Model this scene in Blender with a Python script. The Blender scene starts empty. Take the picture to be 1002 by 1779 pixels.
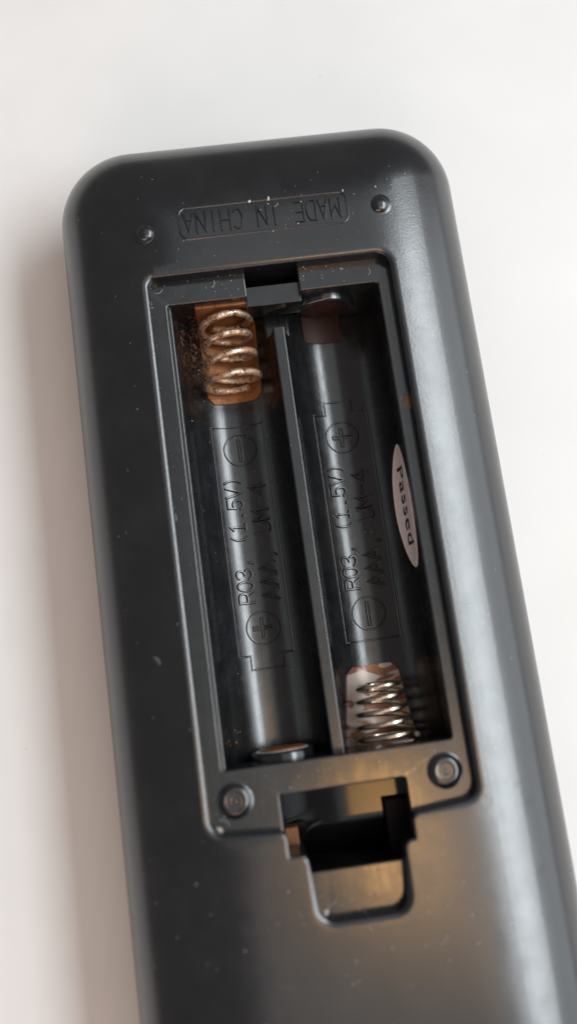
import bpy, math, random
from mathutils import Vector, Matrix
from mathutils.geometry import tessellate_polygon
random.seed(7)
rad = math.radians
S = 0.001            # everything below is written in millimetres
T = 18.0             # thickness of the remote: its back face is z = 0 in remote coordinates, the table z = -T
scn = bpy.context.scene
col = scn.collection

def W(x, y, z):      # millimetres in remote coordinates -> world metres
    return Vector((x * S, y * S, (z + T) * S))

# ------------------------------------------------------------------ camera
cam = bpy.data.cameras.new('camera')
cam_o = bpy.data.objects.new('camera', cam)
col.objects.link(cam_o)
scn.camera = cam_o
right = Vector((0.990414, -0.134459, 0.031623))
down = Vector((-0.127000, -0.976465, -0.174319))
fwd = Vector((0.054318, 0.168632, -0.984181))
m = Matrix((right, -down, -fwd)).transposed().to_4x4()
m.translation = W(-6.592, -13.914, 90.939)
cam_o.matrix_world = m
cam.sensor_fit = 'VERTICAL'
cam.sensor_height = 7.1
cam.sensor_width = 4.0
cam.lens = 7.1 * 1500 / 1779
cam.clip_start = 0.005
cam.clip_end = 20
cam.dof.use_dof = True
cam.dof.focus_distance = 0.1015
cam.dof.aperture_fstop = 1.75

# ------------------------------------------------------------------ light
world = bpy.data.worlds.new('World')
scn.world = world
world.use_nodes = True
bg = world.node_tree.nodes['Background']
bg.inputs[0].default_value = (1.0, 0.92, 0.90, 1)
bg.inputs[1].default_value = 0.20

def area_lamp(name, loc, target, sx, sy, radiance, color, roll=0.0, spread=180):
    l = bpy.data.lights.new(name, 'AREA')
    l.shape = 'RECTANGLE'
    l.size, l.size_y = sx * S, sy * S
    l.energy = radiance * math.pi * sx * S * sy * S
    l.color = color
    l.spread = rad(spread)
    o = bpy.data.objects.new(name, l)
    col.objects.link(o)
    p, q = W(*loc), W(*target)
    z = (p - q).normalized()
    x = Vector((0, 1, 0)).cross(z).normalized()
    y = z.cross(x)
    mm = Matrix((x, y, z)).transposed().to_4x4() @ Matrix.Rotation(rad(roll), 4, 'Z')
    mm.translation = p
    o.matrix_world = mm
    return o

area_lamp('window_light', (410, 0, 505), (0, 0, 0), 175, 720, 9.8, (0.89, 0.96, 1.0))
area_lamp('window_light_low', (590, 0, 245), (0, 0, 0), 450, 720, 1.9, (0.90, 0.96, 1.0))
area_lamp('shadow_fill', (-250, -600, 230), (0, 0, -10), 900, 300, 3.0, (1.0, 0.70, 0.60))  # added pink fill behind the camera, brightens the shadow on the table
area_lamp('warm_lamp', (178, -135, 500), (178, -135.01, 0), 180, 200, 1.9, (1.0, 0.66, 0.42), roll=-35)
area_lamp('warm_bulb', (61, -128, 490), (61, -128.01, 0), 40, 82, 11.5, (1.0, 0.50, 0.11))
area_lamp('ceiling_light', (330, 60, 800), (330, 60.01, 0), 820, 1100, 0.58, (0.87, 0.96, 1.0))

vs = scn.view_settings
vs.view_transform = 'Standard'
vs.look = 'None'
vs.exposure = 0.0
vs.gamma = 1.0
vs.use_curve_mapping = False
scn.cycles.max_bounces = 10

# ------------------------------------------------------------------ materials
class Mat:
    def __init__(self, name, base=(0.5, 0.5, 0.5), rough=0.4, metal=0.0, spec=0.5):
        self.m = bpy.data.materials.new(name)
        self.m.use_nodes = True
        self.nt = self.m.node_tree
        self.b = self.nt.nodes['Principled BSDF']
        self.b.inputs['Base Color'].default_value = (*base, 1)
        self.b.inputs['Roughness'].default_value = rough
        self.b.inputs['Metallic'].default_value = metal
        self.b.inputs['Specular IOR Level'].default_value = spec
        tc = self.nt.nodes.new('ShaderNodeTexCoord')
        self.co = self.mapping(tc.outputs['Object'], (1000, 1000, 1000))      # object space in millimetres
    def node(self, t, **kw):
        n = self.nt.nodes.new(t)
        for k, v in kw.items():
            setattr(n, k, v)
        return n
    def link(self, a, b):
        self.nt.links.new(a, b)
    def mapping(self, src, scale=(1, 1, 1), loc=(0, 0, 0)):
        n = self.node('ShaderNodeMapping')
        n.inputs['Scale'].default_value = scale
        n.inputs['Location'].default_value = loc
        self.link(src, n.inputs['Vector'])
        return n.outputs[0]
    def noise(self, scale, detail=3, rough=0.5, co=None, dist=0.0):
        n = self.node('ShaderNodeTexNoise')
        n.inputs['Scale'].default_value = scale
        n.inputs['Detail'].default_value = detail
        n.inputs['Roughness'].default_value = rough
        n.inputs['Distortion'].default_value = dist
        self.link(co or self.co, n.inputs['Vector'])
        return n.outputs[0]
    def voronoi(self, scale, co=None, rnd=1.0):
        n = self.node('ShaderNodeTexVoronoi')
        n.inputs['Scale'].default_value = scale
        n.inputs['Randomness'].default_value = rnd
        self.link(co or self.co, n.inputs['Vector'])
        return n.outputs
    def ramp(self, src, a, b, lo=0.0, hi=1.0):
        n = self.node('ShaderNodeMapRange')
        n.inputs['From Min'].default_value = a
        n.inputs['From Max'].default_value = b
        n.inputs['To Min'].default_value = lo
        n.inputs['To Max'].default_value = hi
        self.link(src, n.inputs['Value'])
        return n.outputs[0]
    def math(self, op, a, b=None):
        n = self.node('ShaderNodeMath', operation=op)
        for i, v in enumerate((a, b)):
            if v is None: continue
            if isinstance(v, (int, float)): n.inputs[i].default_value = v
            else: self.link(v, n.inputs[i])
        return n.outputs[0]
    def mix(self, fac, a, b):
        n = self.node('ShaderNodeMix', data_type='RGBA')
        self.link(fac, n.inputs[0])
        for s, v in ((n.inputs[6], a), (n.inputs[7], b)):
            if isinstance(v, tuple): s.default_value = (*v, 1)
            else: self.link(v, s)
        return n.outputs[2]
    def near(self, p, r0, r1):                       # 1 inside r0, 0 beyond r1 of point p (mm)
        n = self.node('ShaderNodeVectorMath', operation='DISTANCE')
        self.link(self.co, n.inputs[0])
        n.inputs[1].default_value = p
        return self.ramp(n.outputs['Value'], r0, r1, 1.0, 0.0)
    def color(self, s): self.link(s, self.b.inputs['Base Color'])
    def rough(self, s): self.link(s, self.b.inputs['Roughness'])
    def metal(self, s): self.link(s, self.b.inputs['Metallic'])
    def bumps(self, *hs):                            # (height socket, distance in mm, strength)
        prev = None
        for h, d, st in hs:
            n = self.node('ShaderNodeBump')
            n.inputs['Distance'].default_value = d * S
            n.inputs['Strength'].default_value = st
            self.link(h, n.inputs['Height'])
            if prev: self.link(prev, n.inputs['Normal'])
            prev = n.outputs[0]
        self.link(prev, self.b.inputs['Normal'])

def dust_mask(M, scale, size, keep):                 # sparse round grains: small cells of a Voronoi field, most of them dropped
    v = M.voronoi(scale)
    grain = M.ramp(v['Distance'], size * 0.55, size, 1.0, 0.0)
    sep = M.node('ShaderNodeSeparateColor')
    M.link(v['Color'], sep.inputs[0])
    return M.math('MULTIPLY', grain, M.ramp(sep.outputs[0], 1 - keep, 1 - keep + 0.01))

def make_shell_mat():
    M = Mat('shell_plastic', (0.016, 0.017, 0.018), 0.4, 0, 1.0)
    smear = M.noise(0.35, 4, 0.6)
    d = M.math('MULTIPLY', dust_mask(M, 1.1, 0.09, 0.12), 0.45)
    haze = M.ramp(M.noise(0.12, 5, 0.65), 0.45, 0.75, 0, 0.012)
    base = M.mix(M.math('ADD', d, haze), (0.0040, 0.0052, 0.0070), (0.55, 0.56, 0.55))
    M.color(base)
    scr = M.noise(1.0, 2, 0.5, M.mapping(M.co, (0.25, 3.0, 1)), 0.6)
    r = M.math('ADD', M.ramp(smear, 0.3, 0.7, 0.205, 0.265), M.ramp(scr, 0.62, 0.75, 0, 0.02))
    M.rough(M.math('ADD', r, M.math('MULTIPLY', d, 0.5)))
    M.bumps((M.noise(3.6, 2, 0.5), 0.012, 0.7), (M.noise(0.10, 2, 0.4), 0.03, 0.1))
    return M.m

def make_gloss_mat(name, r0, r1):                                # the smooth moulded plastic inside the recess and the battery bay
    M = Mat(name, (0.012, 0.013, 0.014), 0.2, 0, 0.9)
    streak = M.noise(1.0, 4, 0.6, M.mapping(M.co, (4.0, 0.10, 4.0)))
    blot = M.noise(0.7, 4, 0.6)
    d = M.math('MULTIPLY', dust_mask(M, 1.3, 0.10, 0.10), 0.5)
    film = M.math('MULTIPLY', M.ramp(M.noise(0.3, 6, 0.7), 0.42, 0.75), 0.02)
    base = M.mix(M.math('ADD', d, film), (0.0055, 0.0060, 0.0068), (0.50, 0.50, 0.48))
    rn = M.noise(1.6, 6, 0.75)
    rust = M.math('MULTIPLY', M.near((-9.8, 25.0, -7.0), 1.5, 6.5), M.ramp(rn, 0.52, 0.68))
    rust2 = M.math('MULTIPLY', M.near((-14.6, 27.5, -1.8), 0.8, 4.0), M.ramp(rn, 0.60, 0.72))
    rust3 = M.math('MULTIPLY', M.near((13.6, 12.9, -1.8), 0.25, 1.1), M.ramp(rn, 0.40, 0.50))
    rust4 = M.math('MULTIPLY', M.near((-10.6, -21.5, -5.0), 0.3, 1.6), M.ramp(rn, 0.55, 0.66))
    rr = M.math('MINIMUM', M.math('ADD', M.math('ADD', rust, rust2), M.math('ADD', rust3, rust4)), 0.7)
    M.color(M.mix(rr, base, (0.21, 0.085, 0.032)))
    r = M.math('ADD', M.ramp(streak, 0.3, 0.7, r0, r1), M.ramp(blot, 0.45, 0.75, 0, 0.07))
    M.rough(M.math('ADD', r, M.math('MULTIPLY', rr, 0.45)))
    M.bumps((streak, 0.010, 0.35), (M.noise(0.25, 2, 0.4), 0.04, 0.35), (rr, 0.03, 0.5))
    return M.m

def make_copper_mat(name, clean):
    M = Mat(name, (0.35, 0.14, 0.05), 0.4, 0.5)
    n = M.noise(0.5, 5, 0.6)
    c = M.mix(M.ramp(n, 0.35, 0.65), (0.36, 0.140, 0.046), (0.20, 0.078, 0.030))
    c = M.mix(M.ramp(M.noise(1.3, 6, 0.75), 0.55, 0.72), c, (0.075, 0.034, 0.018))
    if clean:                                        # pale tin smears over the copper colour
        sm = M.noise(0.42, 1.2, 0.4, M.mapping(M.co, (0.62, 1.5, 0.6), (3.1, 0.4, 0)), 1.1)
        f = M.ramp(sm, 0.475, 0.545)
        c = M.mix(f, (0.21, 0.098, 0.056), (0.47, 0.385, 0.34))
        M.bumps((f, 0.03, 0.4), (M.noise(5, 2), 0.01, 0.4))
        M.rough(M.ramp(n, 0.3, 0.7, 0.38, 0.5))
    else:
        M.rough(M.ramp(n, 0.3, 0.7, 0.42, 0.6))
        M.bumps((M.noise(3, 4, 0.6), 0.02, 0.5))
    M.color(c)
    return M.m

def make_rusty_wire():
    M = Mat('rusty_wire', (0.4, 0.2, 0.1), 0.4, 0.8)
    n = M.noise(0.8, 6, 0.75)
    f = M.ramp(n, 0.44, 0.56)
    c = M.mix(f, (0.72, 0.60, 0.47), (0.40, 0.19, 0.085))
    c = M.mix(M.ramp(M.noise(1.5, 5, 0.75), 0.50, 0.62), c, (0.085, 0.040, 0.022))
    M.color(c)
    M.metal(M.ramp(f, 0, 1, 0.95, 0.35))
    M.rough(M.ramp(f, 0, 1, 0.26, 0.55))
    M.bumps((M.noise(3.5, 5, 0.75), 0.09, 0.8))
    return M.m

def make_nickel_wire():
    M = Mat('nickel_wire', (0.62, 0.54, 0.44), 0.2, 1.0)
    n = M.noise(0.9, 4, 0.6)
    M.color(M.mix(M.ramp(n, 0.35, 0.7), (0.66, 0.60, 0.52), (0.46, 0.35, 0.24)))
    M.rough(M.ramp(n, 0.3, 0.7, 0.16, 0.30))
    M.bumps((M.noise(5, 3), 0.008, 0.4))
    return M.m

def make_table_mat():
    M = Mat('white_table_paint', (0.8, 0.8, 0.79), 0.5, 0, 0.3)
    n = M.noise(0.05, 4, 0.55)
    M.color(M.mix(M.ramp(n, 0.3, 0.7), (0.73, 0.722, 0.71), (0.77, 0.762, 0.75)))
    M.rough(M.ramp(M.noise(0.2, 3), 0.3, 0.7, 0.45, 0.6))
    M.bumps((M.noise(1.5, 3, 0.5), 0.02, 0.25), (M.noise(0.06, 2), 0.15, 0.3))
    return M.m

def plain(name, c, rough=0.6, metal=0.0, var=0.15, scale=2.0):
    M = Mat(name, c, rough, metal)
    n = M.noise(scale, 4, 0.6)
    M.color(M.mix(M.ramp(n, 0.3, 0.7), tuple(v * (1 - var) for v in c), tuple(min(1, v * (1 + var)) for v in c)))
    return M.m

SHELL = make_shell_mat()
GLOSS = make_gloss_mat('bay_plastic', 0.12, 0.20)
TRAY = make_gloss_mat('tray_plastic', 0.17, 0.27)
COPPER = make_copper_mat('tarnished_copper', False)
TINNED = make_copper_mat('tin_smeared_copper', True)
RUSTY = make_rusty_wire()
NICKEL = make_nickel_wire()
TABLE = make_table_mat()
PAPER = plain('sticker_paper', (0.74, 0.68, 0.66), 0.55, var=0.06)
INK = plain('sticker_ink', (0.02, 0.02, 0.022), 0.6)
DUST = plain('pale_dust', (0.50, 0.49, 0.46), 0.8)
FLAKE = plain('rust_flakes', (0.22, 0.12, 0.06), 0.7)
CRUMB = plain('brown_crumb', (0.55, 0.28, 0.15), 0.8)
BLACK = plain('black_matte_plastic', (0.004, 0.004, 0.0045), 0.6, 0, 0.1)
BLACK.node_tree.nodes['Principled BSDF'].inputs['Specular IOR Level'].default_value = 0.15
DEEP = plain('deep_gloss_plastic', (0.003, 0.003, 0.0035), 0.16, 0, 0.1)
BROWN = plain('slot_brown', (0.16, 0.065, 0.022), 0.5, 0.3)
SHADED_COPPER = plain('shaded_copper', (0.030, 0.010, 0.007), 0.5, 0.2)  # contact copper with the shade of the bay's top end put into its colour
EDGE = plain('tin_edge', (0.72, 0.66, 0.58), 0.35, 0.6)

# ------------------------------------------------------------------ mesh helpers
class MB:
    def __init__(self): self.v, self.f = [], []
    def add(self, vs, fs):
        o = len(self.v)
        self.v += [tuple(p) for p in vs]
        self.f += [tuple(i + o for i in f) for f in fs]
        return o
    def loops(self, rings, closed=True, cap0=False, cap1=False):
        n = len(rings[0]); o = len(self.v)
        for r in rings: self.v += [tuple(p) for p in r]
        for a in range(len(rings) - 1):
            for i in range(n if closed else n - 1):
                j = (i + 1) % n
                self.f.append((o + a*n + i, o + a*n + j, o + (a+1)*n + j, o + (a+1)*n + i))
        if cap0: self.f.append(tuple(o + i for i in reversed(range(n))))
        if cap1: self.f.append(tuple(o + (len(rings)-1)*n + i for i in range(n)))
        return o
    def box(self, x0, x1, y0, y1, z0, z1):
        vs = [(x, y, z) for z in (z0, z1) for y in (y0, y1) for x in (x0, x1)]
        self.add(vs, [(0,2,3,1), (4,5,7,6), (0,1,5,4), (1,3,7,5), (3,2,6,7), (2,0,4,6)])
    def build(self, name, mat, parent=None, sharp=40, weighted=False, bevel=0.0, flat=False):
        me = bpy.data.meshes.new(name)
        me.from_pydata([(x * S, y * S, z * S) for x, y, z in self.v], [], self.f)
        me.materials.append(mat)
        import bmesh
        bm = bmesh.new(); bm.from_mesh(me)
        bmesh.ops.remove_doubles(bm, verts=bm.verts, dist=1e-7)
        bmesh.ops.recalc_face_normals(bm, faces=bm.faces)
        bm.to_mesh(me); bm.free()
        if not flat:
            me.polygons.foreach_set('use_smooth', [True] * len(me.polygons))
            me.set_sharp_from_angle(angle=rad(sharp))
        o = bpy.data.objects.new(name, me)
        col.objects.link(o)
        if parent: o.parent = parent
        if bevel:
            b = o.modifiers.new('bevel', 'BEVEL'); b.width = bevel * S; b.segments = 3; b.limit_method = 'ANGLE'; b.angle_limit = rad(40)
        if weighted or bevel:
            w = o.modifiers.new('weighted', 'WEIGHTED_NORMAL'); w.keep_sharp = True; w.weight = 100
        return o

def fpoly(pts, n=8):                                  # closed counter-clockwise outline with rounded corners (x, y, r)
    out = []
    k = len(pts)
    for i in range(k):
        p0, p1, p2 = (Vector(pts[(i + d) % k][:2]) for d in (-1, 0, 1))
        r = pts[i][2]
        a, b = (p0 - p1).normalized(), (p2 - p1).normalized()
        ang = a.angle(b)
        if r <= 0: out.append(p1); continue
        t = r / math.tan(ang / 2)
        c = p1 + (a + b).normalized() * (r / math.sin(ang / 2))
        s, e = p1 + a * t - c, p1 + b * t - c
        sw = s.angle_signed(e)                        # clockwise positive in mathutils
        for j in range(n + 1):
            q = s.copy(); q.rotate(Matrix.Rotation(-sw * j / n, 2)); out.append(c + q)
    return out

def offset(pl, d):                                    # outward for a counter-clockwise outline
    n = len(pl); out = []
    for i in range(n):
        a = (pl[i] - pl[i-1]); b = (pl[(i+1) % n] - pl[i])
        if a.length < 1e-9: a = b
        if b.length < 1e-9: b = a
        na = Vector((a.y, -a.x)).normalized(); nb = Vector((b.y, -b.x)).normalized()
        m = (na + nb).normalized()
        out.append(pl[i] + m * (d / max(0.5, m.dot(na))))
    return out

def rrect(x0, x1, y0, y1, r, n=8):
    if not isinstance(r, tuple): r = (r,) * 4
    return fpoly([(x0, y0, r[0]), (x1, y0, r[1]), (x1, y1, r[2]), (x0, y1, r[3])], n)

def ring(pl, z): return [(p[0], p[1], z) for p in pl]

def sheet(mb, loops, z):                              # flat sheet with holes; loops share vertices with rings by position
    flat, polys = [], []
    for l in loops:
        polys.append([Vector((p[0], p[1], 0)) for p in l]); flat += [(p[0], p[1], z) for p in l]
    mb.add(flat, [t for t in tessellate_polygon(polys)])

def fillet(r, n=6):                                   # (outward offset, z) from the flat down into a hole edge
    return [(r - r * math.sin(a * math.pi / 2 / n), -r + r * math.cos(a * math.pi / 2 / n)) for a in range(n + 1)]

def empty(name, label, cat, loc=(0, 0, 0)):
    o = bpy.data.objects.new(name, None)
    col.objects.link(o)
    o.location = loc; o['label'] = label; o['category'] = cat
    o.empty_display_size = 0.01
    return o

# ------------------------------------------------------------------ the table
mb = MB()
mb.loops([ring(rrect(-520, 680, -430, 470, 6), z) for z in (-24, 0)], cap0=True, cap1=True)
table = mb.build('table', TABLE, sharp=30)
table['kind'] = 'structure'

# ------------------------------------------------------------------ the remote
remote = empty('remote_control', 'black plastic remote control lying face down with its battery bay open', 'remote control', W(0, 0, 0))
remote.location = (0, 0, T * S)
def tray_z(x):                                        # battery bay floor: two cylindrical troughs
    for xc in (-5.75, 6.65):
        dx = x - xc
        if abs(dx) < 5.45: return -4.8 - math.sqrt(5.5**2 - dx*dx)
    return -4.8
def tray_map(x, y, h=0.0):                            # point h above the trough floor
    xc = -5.75 if x < 0.45 else 6.65
    dx = max(-5.4, min(5.4, x - xc))
    k = (5.5 - h) / 5.5
    return (xc + dx * k, y, -4.8 - math.sqrt(5.5**2 - dx*dx) * k)

# outline of everything cut into the back face: cover recess, latch slot, thumb notch
CUT = fpoly([(-14.5, -30.96, 2.3), (-6.5, -30.96, 0.55), (-6.5, -33.4, 0.45), (-4.65, -33.4, 0.55), (-4.65, -40.5, 2.3),
             (5.75, -40.5, 2.3), (5.75, -33.4, 0.55), (6.9, -33.4, 0.45), (6.9, -30.96, 0.55),
             (14.5, -30.96, 2.3), (14.5, 30.96, 2.3), (-14.5, 30.96, 1.8)], 8)

mb = MB()
X0, X1, Y0, Y1 = -23.95, 24.45, -112.0, 49.7
def body(t): return rrect(X0 + t, X1 - t, Y0 + t, Y1 - t, max(0.8, 9.0 - t * 0.8), 14)
RC, U1, UT = 30.0, 8.2, 14.2
def crown(t):                                         # height of the back face at inset t: flat middle, wide gentle roll, tight edge
    u = UT - t
    if u <= 0: return 0.0
    if u <= U1: return math.sqrt(RC**2 - u * u) - RC
    r2 = (UT - U1) / (1 - U1 / RC)
    a = math.asin(min(1.0, U1 / RC + (u - U1) / r2))
    return math.sqrt(RC**2 - U1**2) - RC - r2 * (math.cos(math.asin(U1 / RC)) - math.cos(a))
def back_z(x, y): return crown(min(x - X0, X1 - x, y - Y0, Y1 - y))
TS = 8.6
prof = [(TS * (1 - i / 12) + (UT - U1) * i / 12, None) for i in range(12)]
a0 = math.asin(U1 / RC)
prof += [((UT - U1) * (1 - (math.sin(a0 + (math.pi / 2 - a0) * i / 16) - U1 / RC) / (1 - U1 / RC)), None) for i in range(17)]
prof = [(max(t, 0.0), crown(max(t, 0.0))) for t, _ in prof]
prof += [(0.05, -10.0), (0.25, -11.8), (0.6, -13.8), (1.1, -15.8), (1.9, -17.2), (3.0, -18.0)]
mb.loops([ring(body(t), z) for t, z in prof])
def soft(p):                                          # how wide the rounded rim is: broad round the recess, tight at the slot
    x, y = p
    def st(a, b, v): return max(0.0, min(1.0, (v - a) / (b - a)))
    if y > -32: return 0.40 + 0.60 * st(7.4, 9.2, abs(x - 0.2))
    return 0.40 + 0.55 * st(34.3, 36.5, -y)
_off = offset(CUT, -1.0)
KS = [soft(p) for p in CUT]
def rim(o): return [p + (q - p) * (-o * k) for p, q, k in zip(CUT, _off, KS)]
edge = [(0.02 - 1.25 * math.sin(rad(35 * a / 8)), -1.25 * (1 - math.cos(rad(35 * a / 8)))) for a in range(9)]
eo, ez = edge[-1]
edge += [(eo - 0.15 * (math.sin(rad(35 + 52 * a / 4)) - math.sin(rad(35))), ez - 0.15 * (math.cos(rad(35)) - math.cos(rad(35 + 52 * a / 4)))) for a in range(1, 5)]
edge += [(-0.81, -1.3), (-0.84, -2.2), (-0.86, -10.3)]
rings = []
for o, z in edge:
    rings.append([(q[0], q[1], z * (k if z > -1.0 else 1.0) + back_z(q[0], q[1])) for q, k in zip(rim(o), KS)])
mb.loops(rings)
from mathutils.geometry import delaunay_2d_cdt
def inside(poly, x, y):
    c = False
    for i in range(len(poly)):
        a, b_ = poly[i-1], poly[i]
        if (a[1] > y) != (b_[1] > y) and x < (b_[0]-a[0]) * (y-a[1]) / (b_[1]-a[1]) + a[0]: c = not c
    return c
outer, hole = body(TS), rim(0.02)
def dedupe(pl): return [p for i, p in enumerate(pl) if (p - pl[i-1]).length > 1e-4]
outer, hole = dedupe(outer), dedupe(hole)
pts2 = [Vector((p[0], p[1])) for p in outer + hole]
nO, nH = len(outer), len(hole)
eds = [(i, (i + 1) % nO) for i in range(nO)] + [(nO + i, nO + (i + 1) % nH) for i in range(nH)]
inn, out2 = offset(outer, -0.5), offset(hole, 0.5)
gy = Y0 + TS + 0.7
while gy < Y1 - TS:
    gx = X0 + TS + 0.7
    while gx < X1 - TS:
        if inside(inn, gx, gy) and not inside(out2, gx, gy): pts2.append(Vector((gx, gy)))
        gx += 1.15 if gy > -60 else 2.3
    gy += 1.15 if gy > -60 else 6.0
cv, ce, cf, ov, oe, of = delaunay_2d_cdt(pts2, eds, [], 0, 1e-6)
keep = []
for f in cf:
    c = (cv[f[0]] + cv[f[1]] + cv[f[2]]) / 3
    if inside(outer, c.x, c.y) and not inside(hole, c.x, c.y): keep.append(tuple(f))
zs = []
for i, p in enumerate(cv):
    zs.append(crown(TS) if any(k < nO for k in ov[i]) else back_z(p.x, p.y))
mb.add([(p.x, p.y, z) for p, z in zip(cv, zs)], keep)
shell = mb.build('shell', SHELL, remote, 50, weighted=True)
shell['label'] = 'matte black rounded plastic casing'

# recess floor with the battery opening and the latch slot
OPEN = fpoly([(-11.91, -24.1, 0.3), (12.28, -24.1, 0.3), (12.28, 27.29, 0.3), (3.25, 27.29, 0.2), (3.25, 31.3, 0.2),
              (-2.75, 31.3, 0.2), (-2.75, 27.29, 0.2), (-11.91, 27.29, 0.3)], 5)
SLOT = fpoly([(-6.38, -35.2, 0.2), (6.78, -35.2, 0.2), (6.78, -27.3, 0.25), (-6.38, -27.3, 0.25)], 4)
FZ = -1.8
mb = MB()
for lp, dep in ((OPEN, -11.0), (SLOT, -10.3)):
    mb.loops([ring(offset(lp, o), FZ + z) for o, z in fillet(0.22, 5)] + [ring(offset(lp, -0.02), dep)])
sheet(mb, [rrect(-15.2, 15.2, -41.6, 31.6, 0.5), list(reversed(offset(OPEN, 0.22))), list(reversed(offset(SLOT, 0.22)))], FZ)
floor_o = mb.build('recess_floor', GLOSS, remote, 40, weighted=True)

# ledge in the top notch, where the cover tongue hooks in
mb = MB()
mb.loops([ring(rrect(-2.9, 3.4, 26.45, 28.8, 0.05, 2), z) for z in (-6.0, -2.75)], cap0=True, cap1=True)
mb.build('hook_ledge', GLOSS, remote, bevel=0.12)
# raised end strip where the thumb notch meets the back: the slot's sunken floor
mb = MB()
def slot_z(x, y):                                     # a domed glossy floor deep inside the slot
    d = min(0.0, x - 1.0)
    z = -6.5 - 0.03 * d * d
    if y < -31.0: z -= 0.16 * (y + 31.0)**2
    return z
mb.loops([[(-8.0 + 16.4 * i / 40, -36.6 + 10.8 * j / 30, slot_z(-8.0 + 16.4 * i / 40, -36.6 + 10.8 * j / 30)) for i in range(41)] for j in range(31)], closed=False)
mb.build('latch_slot_floor', DEEP, remote, 60)
mb = MB()
mb.box(4.6, 7.0, -36.0, -29.8, -9.6, -5.2)
mb.build('latch_block', BLACK, remote, bevel=0.1)
mb = MB()
mb.loops([ring(rrect(-6.5, -4.9, -33.5, -31.3, 0.15, 3), z) for z in (-8.6, -5.6)], cap0=True, cap1=True)
mb.build('brown_block', BROWN, remote, bevel=0.08)  # small brown block at the left of the slot

# battery tray: profile across, extruded along the bay
P = [(-12.05, -2.45), (-11.75, -2.45)]
for a in range(1, 6): P.append((-11.75 + 0.2 * math.sin(a * math.pi / 10), -2.65 + 0.2 * math.cos(a * math.pi / 10)))
P += [(-11.45, -3.4)]
for i in range(0, 41):
    a = math.pi + math.pi * i / 40
    P.append((-5.75 + 5.5 * math.cos(a), -4.8 + 5.5 * math.sin(a)))
for a in range(0, 6): P.append((-0.05 - 0.2 * math.cos(a * math.pi / 10), -4.5 + 0.2 * math.sin(a * math.pi / 10)))
for a in range(0, 6): P.append((0.95 + 0.2 * math.sin(a * math.pi / 10), -4.5 + 0.2 * math.cos(a * math.pi / 10)))
for i in range(0, 41):
    a = math.pi + math.pi * i / 40
    P.append((6.65 + 5.5 * math.cos(a), -4.8 + 5.5 * math.sin(a)))
P += [(12.20, -2.6), (12.45, -2.3)]
mb = MB()
mb.loops([[(x, y, z) for x, z in P] for y in (-24.25, -8, 8, 24.2)], closed=False)
mb.loops([[(x, y, min(z, -7.6) if -1.5 < x < 2.4 else z) for x, z in P] for y in (24.2, 27.45)], closed=False)
mb.box(-0.2, 1.1, 23.9, 24.2, -9.5, -4.45)
tray = mb.build('battery_tray', TRAY, remote, 50, weighted=True)

# ---- embossing: raised ribs along strokes
def resample(pl, step):
    out = [Vector(pl[0])]
    for a, b in zip(pl, pl[1:]):
        a, b = Vector(a), Vector(b)
        k = max(1, int((b - a).length / step))
        out += [a + (b - a) * (i / k) for i in range(1, k + 1)]
    return out

def rib(mb, pl, surf, w=0.25, h=0.10, closed=False, step=0.6):
    pts = resample(list(pl) + ([pl[0]] if closed else []), step)
    if closed: pts = pts[:-1]
    n = len(pts); rows = []
    for i, p in enumerate(pts):
        a = pts[i-1] if (i or closed) else p
        b = pts[(i+1) % n] if (i < n-1 or closed) else p
        d1 = (p - a); d2 = (b - p)
        d1 = d1.normalized() if d1.length > 1e-9 else d2.normalized()
        d2 = d2.normalized() if d2.length > 1e-9 else d1
        t = (d1 + d2); t = t.normalized() if t.length > 1e-6 else d1
        nn = Vector((-t.y, t.x)); k = 1 / max(0.55, nn.dot(Vector((-d1.y, d1.x))))
        if not closed and i == 0: p = p - t * w * 0.3
        if not closed and i == n - 1: p = p + t * w * 0.3
        rows.append([surf(*(p + nn * k * w * o), hh) for o, hh in ((-0.5, -0.03), (-0.18, h), (0, h * 1.03), (0.18, h), (0.5, -0.03))])
    o = mb.loops([[r[j] for r in rows] for j in range(5)], closed=closed)
    if not closed:
        for i in (0, n - 1): mb.f.append(tuple(o + j * n + i for j in range(5)))

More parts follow.
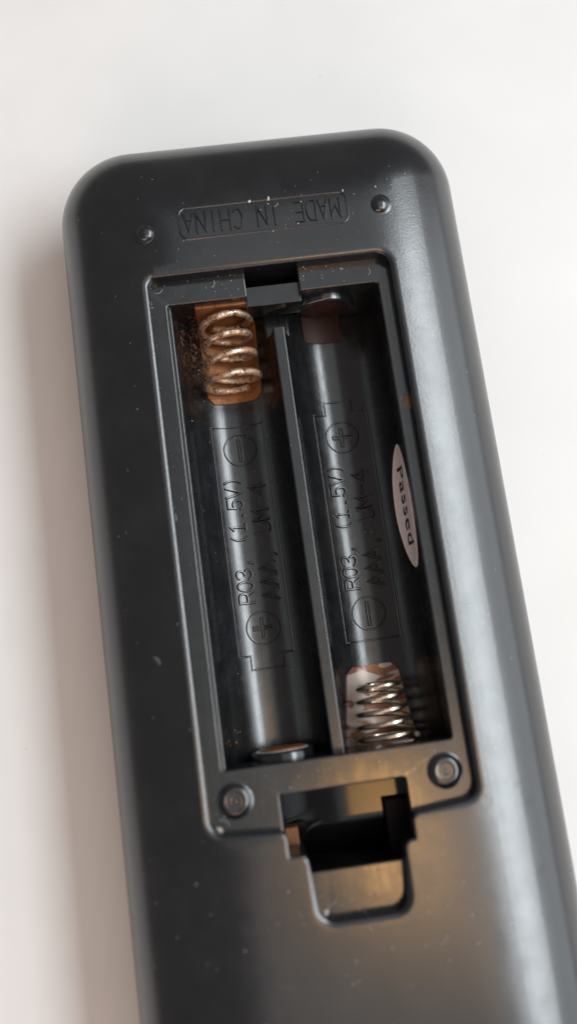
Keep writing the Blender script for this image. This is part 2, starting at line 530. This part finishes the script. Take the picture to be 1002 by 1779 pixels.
def arc(cx, cy, rx, ry, a0, a1, n=10):
    return [(cx + rx * math.cos(rad(a0 + (a1 - a0) * i / n)), cy + ry * math.sin(rad(a0 + (a1 - a0) * i / n))) for i in range(n + 1)]
GLYPH = {
 'R': [[(0,0),(0,6),(2.4,6)] + arc(2.4,4.4,1.6,1.6,90,-90,8)[1:] + [(0,2.8)], [(2.2,2.8),(4,0)]],
 '0': [arc(2,3,1.9,3,90,450,22)],
 '3': [arc(1.9,4.5,1.7,1.5,160,-90,9)[:-1] + arc(1.9,1.5,2.0,1.5,90,-160,9)],
 ',': [[(1.9,0.5),(1.9,-0.1),(1.3,-1.0)]],
 '(': [arc(4.2,3,2.6,3.8,125,235,10)],
 ')': [arc(-0.2,3,2.6,3.8,55,-55,10)],
 '1': [[(0.9,4.9),(2.1,6),(2.1,0)], [(0.8,0),(3.4,0)]],
 '.': [[(1.8,0),(2.2,0),(2.2,0.4),(1.8,0.4)]],
 '5': [[(3.7,6),(0.5,6),(0.3,3.3)] + arc(1.9,2.0,1.9,2.0,125,-150,11)],
 'V': [[(0,6),(2,0),(4,6)]],
 'A': [[(0,0),(2,6),(4,0)], [(0.75,2.0),(3.25,2.0)]],
 'U': [[(0,6),(0,1.8)] + arc(2,1.8,2,1.8,180,360,9)[1:] + [(4,6)]],
 'M': [[(0,0),(0,6),(2,2),(4,6),(4,0)]],
 '-': [[(0.5,3),(3.5,3)]],
 '4': [[(3.0,0),(3.0,6),(0,1.9),(4.2,1.9)]],
 'D': [[(0,0),(0,6),(1.8,6)] + arc(1.8,3,2.2,3,90,-90,10)[1:] + [(0,0)]],
 'E': [[(3.6,6),(0,6),(0,0),(3.6,0)], [(0,3.1),(3.0,3.1)]],
 'I': [[(2,0),(2,6)]],
 'N': [[(0,0),(0,6),(4,0),(4,6)]],
 'C': [arc(2.2,3,2.2,3,50,310,14)],
 'H': [[(0,0),(0,6)], [(4,0),(4,6)], [(0,3),(4,3)]],
}
def text(mb, s, place, surf, gw, gh, pitch, w, h):
    for i, ch in enumerate(s):
        for st in GLYPH.get(ch, []):
            rib(mb, [place(i * pitch + x / 4 * gw, (y / 6 - 0.5) * gh) for x, y in st], surf, w, h, step=0.4)

def back_map(x, y, h=0.0): return (x, y, back_z(x, y) + h)

# MADE IN CHINA, upside down in its rounded frame
mb = MB()
text(mb, 'MADE IN CHINA', lambda u, v: (9.0 - u, 36.0 - v), back_map, 1.04, 2.45, 1.40, 0.26, 0.18)
made = mb.build('embossed_lettering', SHELL, remote, 60)
made['label'] = 'raised country of origin lettering'
mb = MB()
rib(mb, rrect(-9.35, 9.85, 34.1, 37.95, 0.9, 6), back_map, 0.28, 0.12, True, 2.0)
mb.build('embossed_frame', SHELL, remote, 60)

# markings on the floor of each trough
for xc, flip in ((-5.75, 1), (6.65, -1)):
    yp, ym = (-9.75, 11.65) if flip == 1 else (11.7, -9.7)
    a, b, c = 3.2, 14.55, -12.8
    if flip == 1: out = [(-a, b), (-a, c), (-1.85, c), (-1.85, c-1.6), (1.85, c-1.6), (1.85, c), (a, c), (a, b)]
    else: out = [(-a, c), (a, c), (a, b), (1.6, b), (1.6, b+1.6), (-1.6, b+1.6), (-1.6, b), (-a, b)]
    mb = MB(); rib(mb, [(xc + x, y) for x, y in out], tray_map, 0.24, 0.16, True, 0.5); mb.build('embossed_frame', TRAY, remote, 60)
    mb = MB()
    text(mb, 'R03, (1.5V)', lambda u, v: (xc - 1.42 - v, -6.7 + u), tray_map, 1.12, 1.8, 1.40, 0.34, 0.27)
    text(mb, 'AAA, UM-4', lambda u, v: (xc + 1.38 - v, -6.6 + u), tray_map, 1.2, 1.8, 1.58, 0.34, 0.27)
    mb.build('embossed_lettering', TRAY, remote, 60)
    for yy, plus in ((yp, True), (ym, False)):
        mb = MB()
        rib(mb, [Vector(q) for q in arc(xc, yy, 1.9, 1.9, 0, 360, 40)[:-1]], tray_map, 0.26, 0.18, True, 0.5)
        if plus:
            q, e = 0.17, 1.12
            rib(mb, [(xc-q, yy-e), (xc+q, yy-e), (xc+q, yy-q), (xc+e, yy-q), (xc+e, yy+q), (xc+q, yy+q), (xc+q, yy+e), (xc-q, yy+e), (xc-q, yy+q), (xc-e, yy+q), (xc-e, yy-q), (xc-q, yy-q)], tray_map, 0.26, 0.18, True, 0.5)
        else:
            rib(mb, [(xc-0.17, yy-1.35), (xc+0.17, yy-1.35), (xc+0.17, yy+1.35), (xc-0.17, yy+1.35)], tray_map, 0.26, 0.18, True, 0.5)
        mb.build('polarity_mark', TRAY, remote, 60)

# ---- small turned features
def lathe(mb, cx, cy, pr, n=36):                      # (radius, z) pairs about a vertical axis
    mb.loops([[(cx + r * math.cos(2*math.pi*i/n), cy + r * math.sin(2*math.pi*i/n), z) for i in range(n)] for r, z in pr])
for x, y in ((-13.28, 35.48), (13.62, 35.86)):
    mb = MB()
    pr = [(1.35, -0.02), (1.2, 0.01), (1.05, 0.10)] + [(0.98 * math.cos(a * math.pi / 20), 0.10 + 0.52 * math.sin(a * math.pi / 20)) for a in range(0, 10)] + [(0.02, 0.62)]
    lathe(mb, x, y, [(r, z + back_z(x, y)) for r, z in pr]); mb.build('foot_nub', SHELL, remote, 60)
for x, y in ((-10.97, -27.2), (10.99, -27.22)):
    mb = MB()
    pr = [(2.0, FZ - 0.02), (1.8, FZ + 0.02), (1.65, FZ + 0.10), (1.5, FZ + 0.24), (1.34, FZ + 0.36), (1.15, FZ + 0.43), (0.98, FZ + 0.43), (0.88, FZ + 0.39), (0.80, FZ + 0.38), (0.72, FZ + 0.39), (0.36, FZ + 0.40), (0.30, FZ + 0.38), (0.24, FZ + 0.40), (0.02, FZ + 0.40)]
    lathe(mb, x, y, pr, 40); mb.build('locating_peg', SHELL, remote, 80)

# ---- contacts
def curved_plate(name, mat, xa, xb, ya, yb, taper, parent=remote, h0=-0.05, h1=0.20, nx=18, r=0.7):
    mb = MB()                                         # taper: (x at ya, x at yb) extra on the left and right
    top, bot = [], []
    ny = 12
    for j in range(ny + 1):
        v = j / ny; y = ya + (yb - ya) * v
        cut = 0
        e = abs(y - ya)
        if e < r: cut = r - math.sqrt(max(0, r*r - (r - e)**2))
        x0 = xa + taper[0] * v + cut; x1 = xb + taper[1] * v - cut
        top.append([tray_map(x0 + (x1 - x0) * i / nx, y, h1) for i in range(nx + 1)])
        bot.append([tray_map(x0 + (x1 - x0) * i / nx, y, h0) for i in range(nx + 1)])
    mb.loops(top, closed=False); mb.loops(bot, closed=False)
    for e in (0, -1):
        mb.loops([top[e], bot[e]], closed=False)
        mb.loops([[r_[e] for r_ in top], [r_[e] for r_ in bot]], closed=False)
    return mb.build(name, mat, parent, 40)

def tube(mb, pts, r, n=12):
    rings = []; k = len(pts)
    up = Vector((0, 0, 1))
    for i, p in enumerate(pts):
        t = (pts[min(k-1, i+1)] - pts[max(0, i-1)]).normalized()
        x = t.cross(up); x = x.normalized() if x.length > 1e-4 else Vector((1, 0, 0))
        up = x.cross(t).normalized()
        rr = r(i / (k - 1)) if callable(r) else r
        rings.append([tuple(p + (x * math.cos(2*math.pi*j/n) + up * math.sin(2*math.pi*j/n)) * rr) for j in range(n)])
    mb.loops(rings, cap0=True, cap1=True)

def spring(name, mat, parent, cx, cz, y0, y1, r0, r1, turns, wire, wob=0.0, th0=0.0, dead=0.8, lean=0.0):
    mb = MB(); pts = []
    n = int(turns * 40)
    rnd = random.Random(3)
    ph = [rnd.uniform(0, 6.28) for _ in range(6)]
    for i in range(n + 1):
        t = i / n * turns
        # closed end coils, open pitch between
        a = max(0.0, min(1.0, (t - dead) / (turns - 2 * dead)))
        e0 = min(t, dead) * 0.30 * wire * 2; e1 = max(0, t - (turns - dead)) * 0.30 * wire * 2
        y = y0 + (y1 - y0) * a + math.copysign(1, y1 - y0) * (e0 + e1)
        r = r0 + (r1 - r0) * i / n + wob * math.sin(t * 1.9 + ph[0]) + 0.5 * wob * math.sin(t * 4.3 + ph[3])
        th = th0 + 2 * math.pi * t * (-1 if y1 > y0 else 1)
        pts.append(Vector((cx + lean * i / n + r * math.cos(th) + wob * math.sin(t * 1.3 + ph[1]), y + wob * math.sin(t * 2.7 + ph[2]), cz + r * math.sin(th))))
    rr = random.Random(9)
    tube(mb, pts, (lambda u: wire * (1 + 0.10 * math.sin(u * 57) * math.sin(u * 131))) if wob else wire, 14)
    return mb.build(name, mat, parent, 60)

pl = curved_plate('contact_plate', COPPER, -8.85, -2.25, 17.5, 27.3, (-0.2, 0.2))
pl['label'] = 'orange tarnished copper contact plate'
mb = MB(); mb.box(-8.9, -2.3, 27.0, 27.4, -10.0, -3.0); mb.build('end_tab', COPPER, pl, bevel=0.1)
sp = spring('spring', RUSTY, pl, -5.45, -6.3, 26.6, 19.0, 2.75, 3.05, 4.22, 0.42, wob=0.16, th0=4.0, dead=0.55, lean=-0.35)
sp['label'] = 'rusty brown coil spring'
pl2 = curved_plate('contact_plate', TINNED, 2.95, 8.95, -15.6, -24.2, (-1.3, 0.9))
pl2['label'] = 'brown contact plate with pale tin smears'
mb = MB(); mb.box(3.4, 8.8, -24.25, -24.0, -10.0, -5.0); mb.build('end_tab', TINNED, pl2, bevel=0.1)
sp = spring('spring', NICKEL, pl2, 6.15, -6.3, -23.5, -18.0, 3.35, 2.2, 5.4, 0.27, th0=0.4, dead=0.7, lean=-0.1)
sp['label'] = 'shiny nickel conical coil spring'

def collar(cx, cz, y0, y1, r, lo=-30, hi=210):                        # round boss on an end wall, hollow towards the cell
    mb = MB(); n = 48
    s = 1 if y1 > y0 else -1
    pr = [(r, y0), (r, y1 - 0.25 * s), (r - 0.08, y1 - 0.07 * s), (r - 0.25, y1), (r - 0.6, y1), (r - 0.75, y1 - 0.1 * s), (r - 0.8, y1 - 0.5 * s), (r - 0.8, y0)]
    mb.loops([[(cx + q * math.cos(rad(lo + (hi - lo) * i / n)), y, cz + q * math.sin(rad(lo + (hi - lo) * i / n))) for i in range(n + 1)] for q, y in pr], closed=False)
    return mb.build('contact_boss', GLOSS, remote, 50)
def disc(name, mat, parent, cx, cz, y0, y1, r):
    mb = MB(); n = 40
    s = 1 if y1 > y0 else -1
    pr = [(r, y0), (r, y1 - 0.1 * s), (r - 0.1, y1)]
    mb.loops([[(cx + q * math.cos(2*math.pi*i/n), y, cz + q * math.sin(2*math.pi*i/n)) for i in range(n)] for q, y in pr], cap0=True, cap1=True)
    return mb.build(name, mat, parent, 50)
b = collar(-5.4, -7.6, -24.3, -23.3, 3.5)
d = disc('contact_plate', EDGE, b, -5.4, -7.6, -23.9, -23.2, 2.95)
disc('contact_face', COPPER, d, -5.4, -7.6, -23.3, -23.05, 2.6)
b = collar(6.3, -7.1, 27.5, 26.5, 3.7, 5, 165)
disc('contact_plate', SHADED_COPPER, b, 6.3, -6.9, 27.4, 27.0, 2.85)
curved_plate('contact_plate', SHADED_COPPER, 3.6, 8.4, 23.8, 27.3, (0, 0), r=0.3)

# ---- the sticker on the right wall of the bay
def wall_map(y, t, h=0.06):                           # t runs up the side: 0 where the wall starts, positive upwards
    if t >= 0:
        return (12.15 + 0.05 * t / 2.2 - h, y, -4.8 + t)
    a = -t / 5.5
    return (6.65 + (5.5 - h) * math.cos(a), y, -4.8 - (5.5 - h) * math.sin(a))
mb = MB()
cy, ct, ra, rb = 1.65, -0.45, 7.15, 2.72
NA, NR = 56, 8
rings = [[wall_map(cy + ra * k / NR * math.cos(2*math.pi*i/NA), ct + rb * k / NR * math.sin(2*math.pi*i/NA)) for i in range(NA)] for k in range(1, NR + 1)]
rings = [[wall_map(cy + 0.02 * math.cos(2*math.pi*i/NA), ct + 0.02 * math.sin(2*math.pi*i/NA)) for i in range(NA)]] + rings
rings.append([wall_map(cy + ra * math.cos(2*math.pi*i/NA), ct + rb * math.sin(2*math.pi*i/NA), -0.02) for i in range(NA)])
mb.loops(rings, cap0=True)
sticker = mb.build('sticker', PAPER, remote, 60)
sticker['label'] = 'white oval inspection sticker'
cu = bpy.data.curves.new('lettering', 'FONT')
cu.body = 'Passed'; cu.size = 3.1; cu.align_x = 'CENTER'; cu.resolution_u = 6; cu.offset = 0.035; cu.space_character = 1.12
tmp = bpy.data.objects.new('lettering', cu); col.objects.link(tmp)
dg = bpy.context.evaluated_depsgraph_get()
me = bpy.data.meshes.new_from_object(tmp.evaluated_get(dg))
bpy.data.objects.remove(tmp)
import bmesh
bm = bmesh.new(); bm.from_mesh(me)
bmesh.ops.triangulate(bm, faces=bm.faces)
bmesh.ops.subdivide_edges(bm, edges=[e for e in bm.edges if e.calc_length() > 0.5], cuts=2, use_grid_fill=True)
mb = MB()
bm.verts.index_update()
mb.add([wall_map(cy - v.co.x, ct - 1.05 + v.co.y, 0.085) for v in bm.verts], [tuple(v.index for v in f.verts) for f in bm.faces])
bm.free()
mb.build('lettering', INK, sticker, 60)

# ---- dust, lint and rust flakes
def speck(mb, p, r, rnd, fl=0.5):
    n = 5; o = []
    a0 = rnd.uniform(0, 6.28); el = rnd.uniform(0.5, 1.0)
    for i in range(n):
        a = 2*math.pi*i/n
        q = r * rnd.uniform(0.7, 1.2)
        x, y = q * math.cos(a), q * el * math.sin(a)
        o.append((p[0] + x*math.cos(a0) - y*math.sin(a0), p[1] + x*math.sin(a0) + y*math.cos(a0), p[2] - 0.02))
    o.append((p[0], p[1], p[2] + r * fl))
    mb.add(o, [(i, (i+1) % n, n) for i in range(n)])
rnd = random.Random(21)
CUTB, OPENB, SLOTB = offset(CUT, 0.6), offset(OPEN, 0.3), offset(SLOT, 0.3)
def ground(x, y):
    if inside(OPENB, x, y): return tray_map(x, y)[2] if inside(OPEN, x, y) and -23.9 < y < 27 and not (-0.4 < x < 1.4) else None
    if inside(SLOTB, x, y): return None
    if inside(CUT, x, y) and inside(offset(CUT, -0.3), x, y): return FZ
    if inside(CUTB, x, y): return None
    return back_z(x, y) if abs(x) < 18 and y < 44 else None
mb = MB()
def scatter(mb, n, cx, cy, sx, sy, r0, r1):
    k = 0
    while k < n:
        x, y = rnd.gauss(cx, sx), rnd.gauss(cy, sy)
        k += 1
        z = ground(x, y)
        if z is None: continue
        speck(mb, (x, y, z), r0 + (r1 - r0) * rnd.random()**3, rnd)
scatter(mb, 90, 0, 36, 8, 3.0, 0.03, 0.13)
scatter(mb, 120, -8, 29.5, 5, 1.2, 0.02, 0.11)
scatter(mb, 80, 6, 29.3, 4, 0.9, 0.02, 0.11)
scatter(mb, 40, -10, 22, 2, 4, 0.03, 0.12)
scatter(mb, 60, -13.3, 10, 0.6, 14, 0.03, 0.08)
scatter(mb, 60, -2, -38.5, 3.5, 1.3, 0.04, 0.15)
scatter(mb, 60, -10, -28.5, 3.5, 1.6, 0.04, 0.14)
scatter(mb, 50, 0, -26, 8, 0.8, 0.03, 0.12)
scatter(mb, 70, -4, -42, 9, 6, 0.03, 0.13)
scatter(mb, 30, 10, -36, 4, 5, 0.03, 0.13)
scatter(mb, 60, -6, 0, 4, 12, 0.02, 0.07)
for p, r in (((1.0, 38.0, 0.0), 0.32), ((-1.2, 37.9, 0.05), 0.22), ((9.6, 38.0, 0.05), 0.2), ((4.7, 37.2, 0.05), 0.16), ((8.3, 29.4, FZ), 0.16), ((3.9, 29.0, FZ), 0.15), ((-14.0, -25.0, FZ + 0.2), 0.4), ((-12.9, -29.9, FZ), 0.45), ((-3.4, -39.3, FZ), 0.55)):
    speck(mb, p, r, rnd, 0.8)
o = mb.build('dust_specks', DUST, remote, flat=True); o['kind'] = 'stuff'
mb = MB()
for x, y, z, a, ln in ((-6.3, 29.2, FZ, 65, 1.0), (-12.6, 28.9, FZ, 20, 1.1), (-12.2, -29.0, FZ, 150, 1.2), (11.6, 28.6, FZ, 80, 0.9), (-13.6, 3.0, FZ, 95, 1.4), (8.0, -43.0, 0, 40, 1.2), (-2.5, -38.6, FZ, 20, 1.1), (-1.0, 12.0, -9.0, 120, 0.7), (-17.0, -12, 0, 120, 1.0), (1.8, 37.0, 0, 30, 0.9)):
    pts = []
    for i in range(9):
        u = i / 8 - 0.5
        an = rad(a) + 0.9 * u
        pts.append(Vector((x + ln * u * math.cos(an), y + ln * u * math.sin(an), z + 0.05)))
    tube(mb, pts, 0.018, 6)
o = mb.build('lint_fibres', DUST, remote); o['kind'] = 'stuff'
mb = MB()
for i in range(150):
    x, y = rnd.gauss(-9.6, 1.0), rnd.gauss(24, 2.6)
    if not (-11.0 < x < -2 and 17 < y < 27): continue
    speck(mb, tray_map(x, y), 0.04 + 0.14 * rnd.random()**3, rnd)
for i in range(60):
    x, y = -14.0 + abs(rnd.gauss(0, 0.25)), 30.2 - abs(rnd.gauss(0, 5))
    if y > 0: speck(mb, (x, y, FZ), 0.03 + 0.12 * rnd.random()**3, rnd)
for i in range(40):
    speck(mb, (rnd.gauss(13.55, 0.25), rnd.gauss(12.9, 0.5), FZ), 0.04 + 0.1 * rnd.random()**2, rnd)
for i in range(9):
    x, y = rnd.gauss(-10.2, 0.5), rnd.gauss(-21.5, 0.8)
    speck(mb, tray_map(x, y), 0.04 + 0.12 * rnd.random()**2, rnd)
o = mb.build('rust_flakes', FLAKE, remote, flat=True); o['kind'] = 'stuff'

# shallow scratches on the right shoulder
mb = MB()
for x, y, a, ln in ((18.4, -29.4, 25, 1.6), (18.9, -31.6, 8, 1.3), (19.1, -38.2, 30, 1.2), (-8.0, -45.0, -30, 1.4), (4.0, 42.0, 70, 1.0)):
    dx, dy = math.cos(rad(a)) * ln / 2, math.sin(rad(a)) * ln / 2
    rib(mb, [(x - dx, y - dy), (x, y + 0.06), (x + dx, y + dy)], back_map, 0.11, 0.035)
o = mb.build('scratches', SHELL, shell, 60); o['kind'] = 'stuff'

# crumbs on the table
mb = MB()
for x, y, r in ((12.2, 66.0, 0.2), (33.5, 8.0, 0.16), (-26.5, 60, 0.12), (42, 40, 0.12), (-36, -20, 0.15)):
    speck(mb, (x, y, 0.0), r, rnd, 0.4)
o = mb.build('crumbs', CRUMB, table, flat=True); o['kind'] = 'stuff'
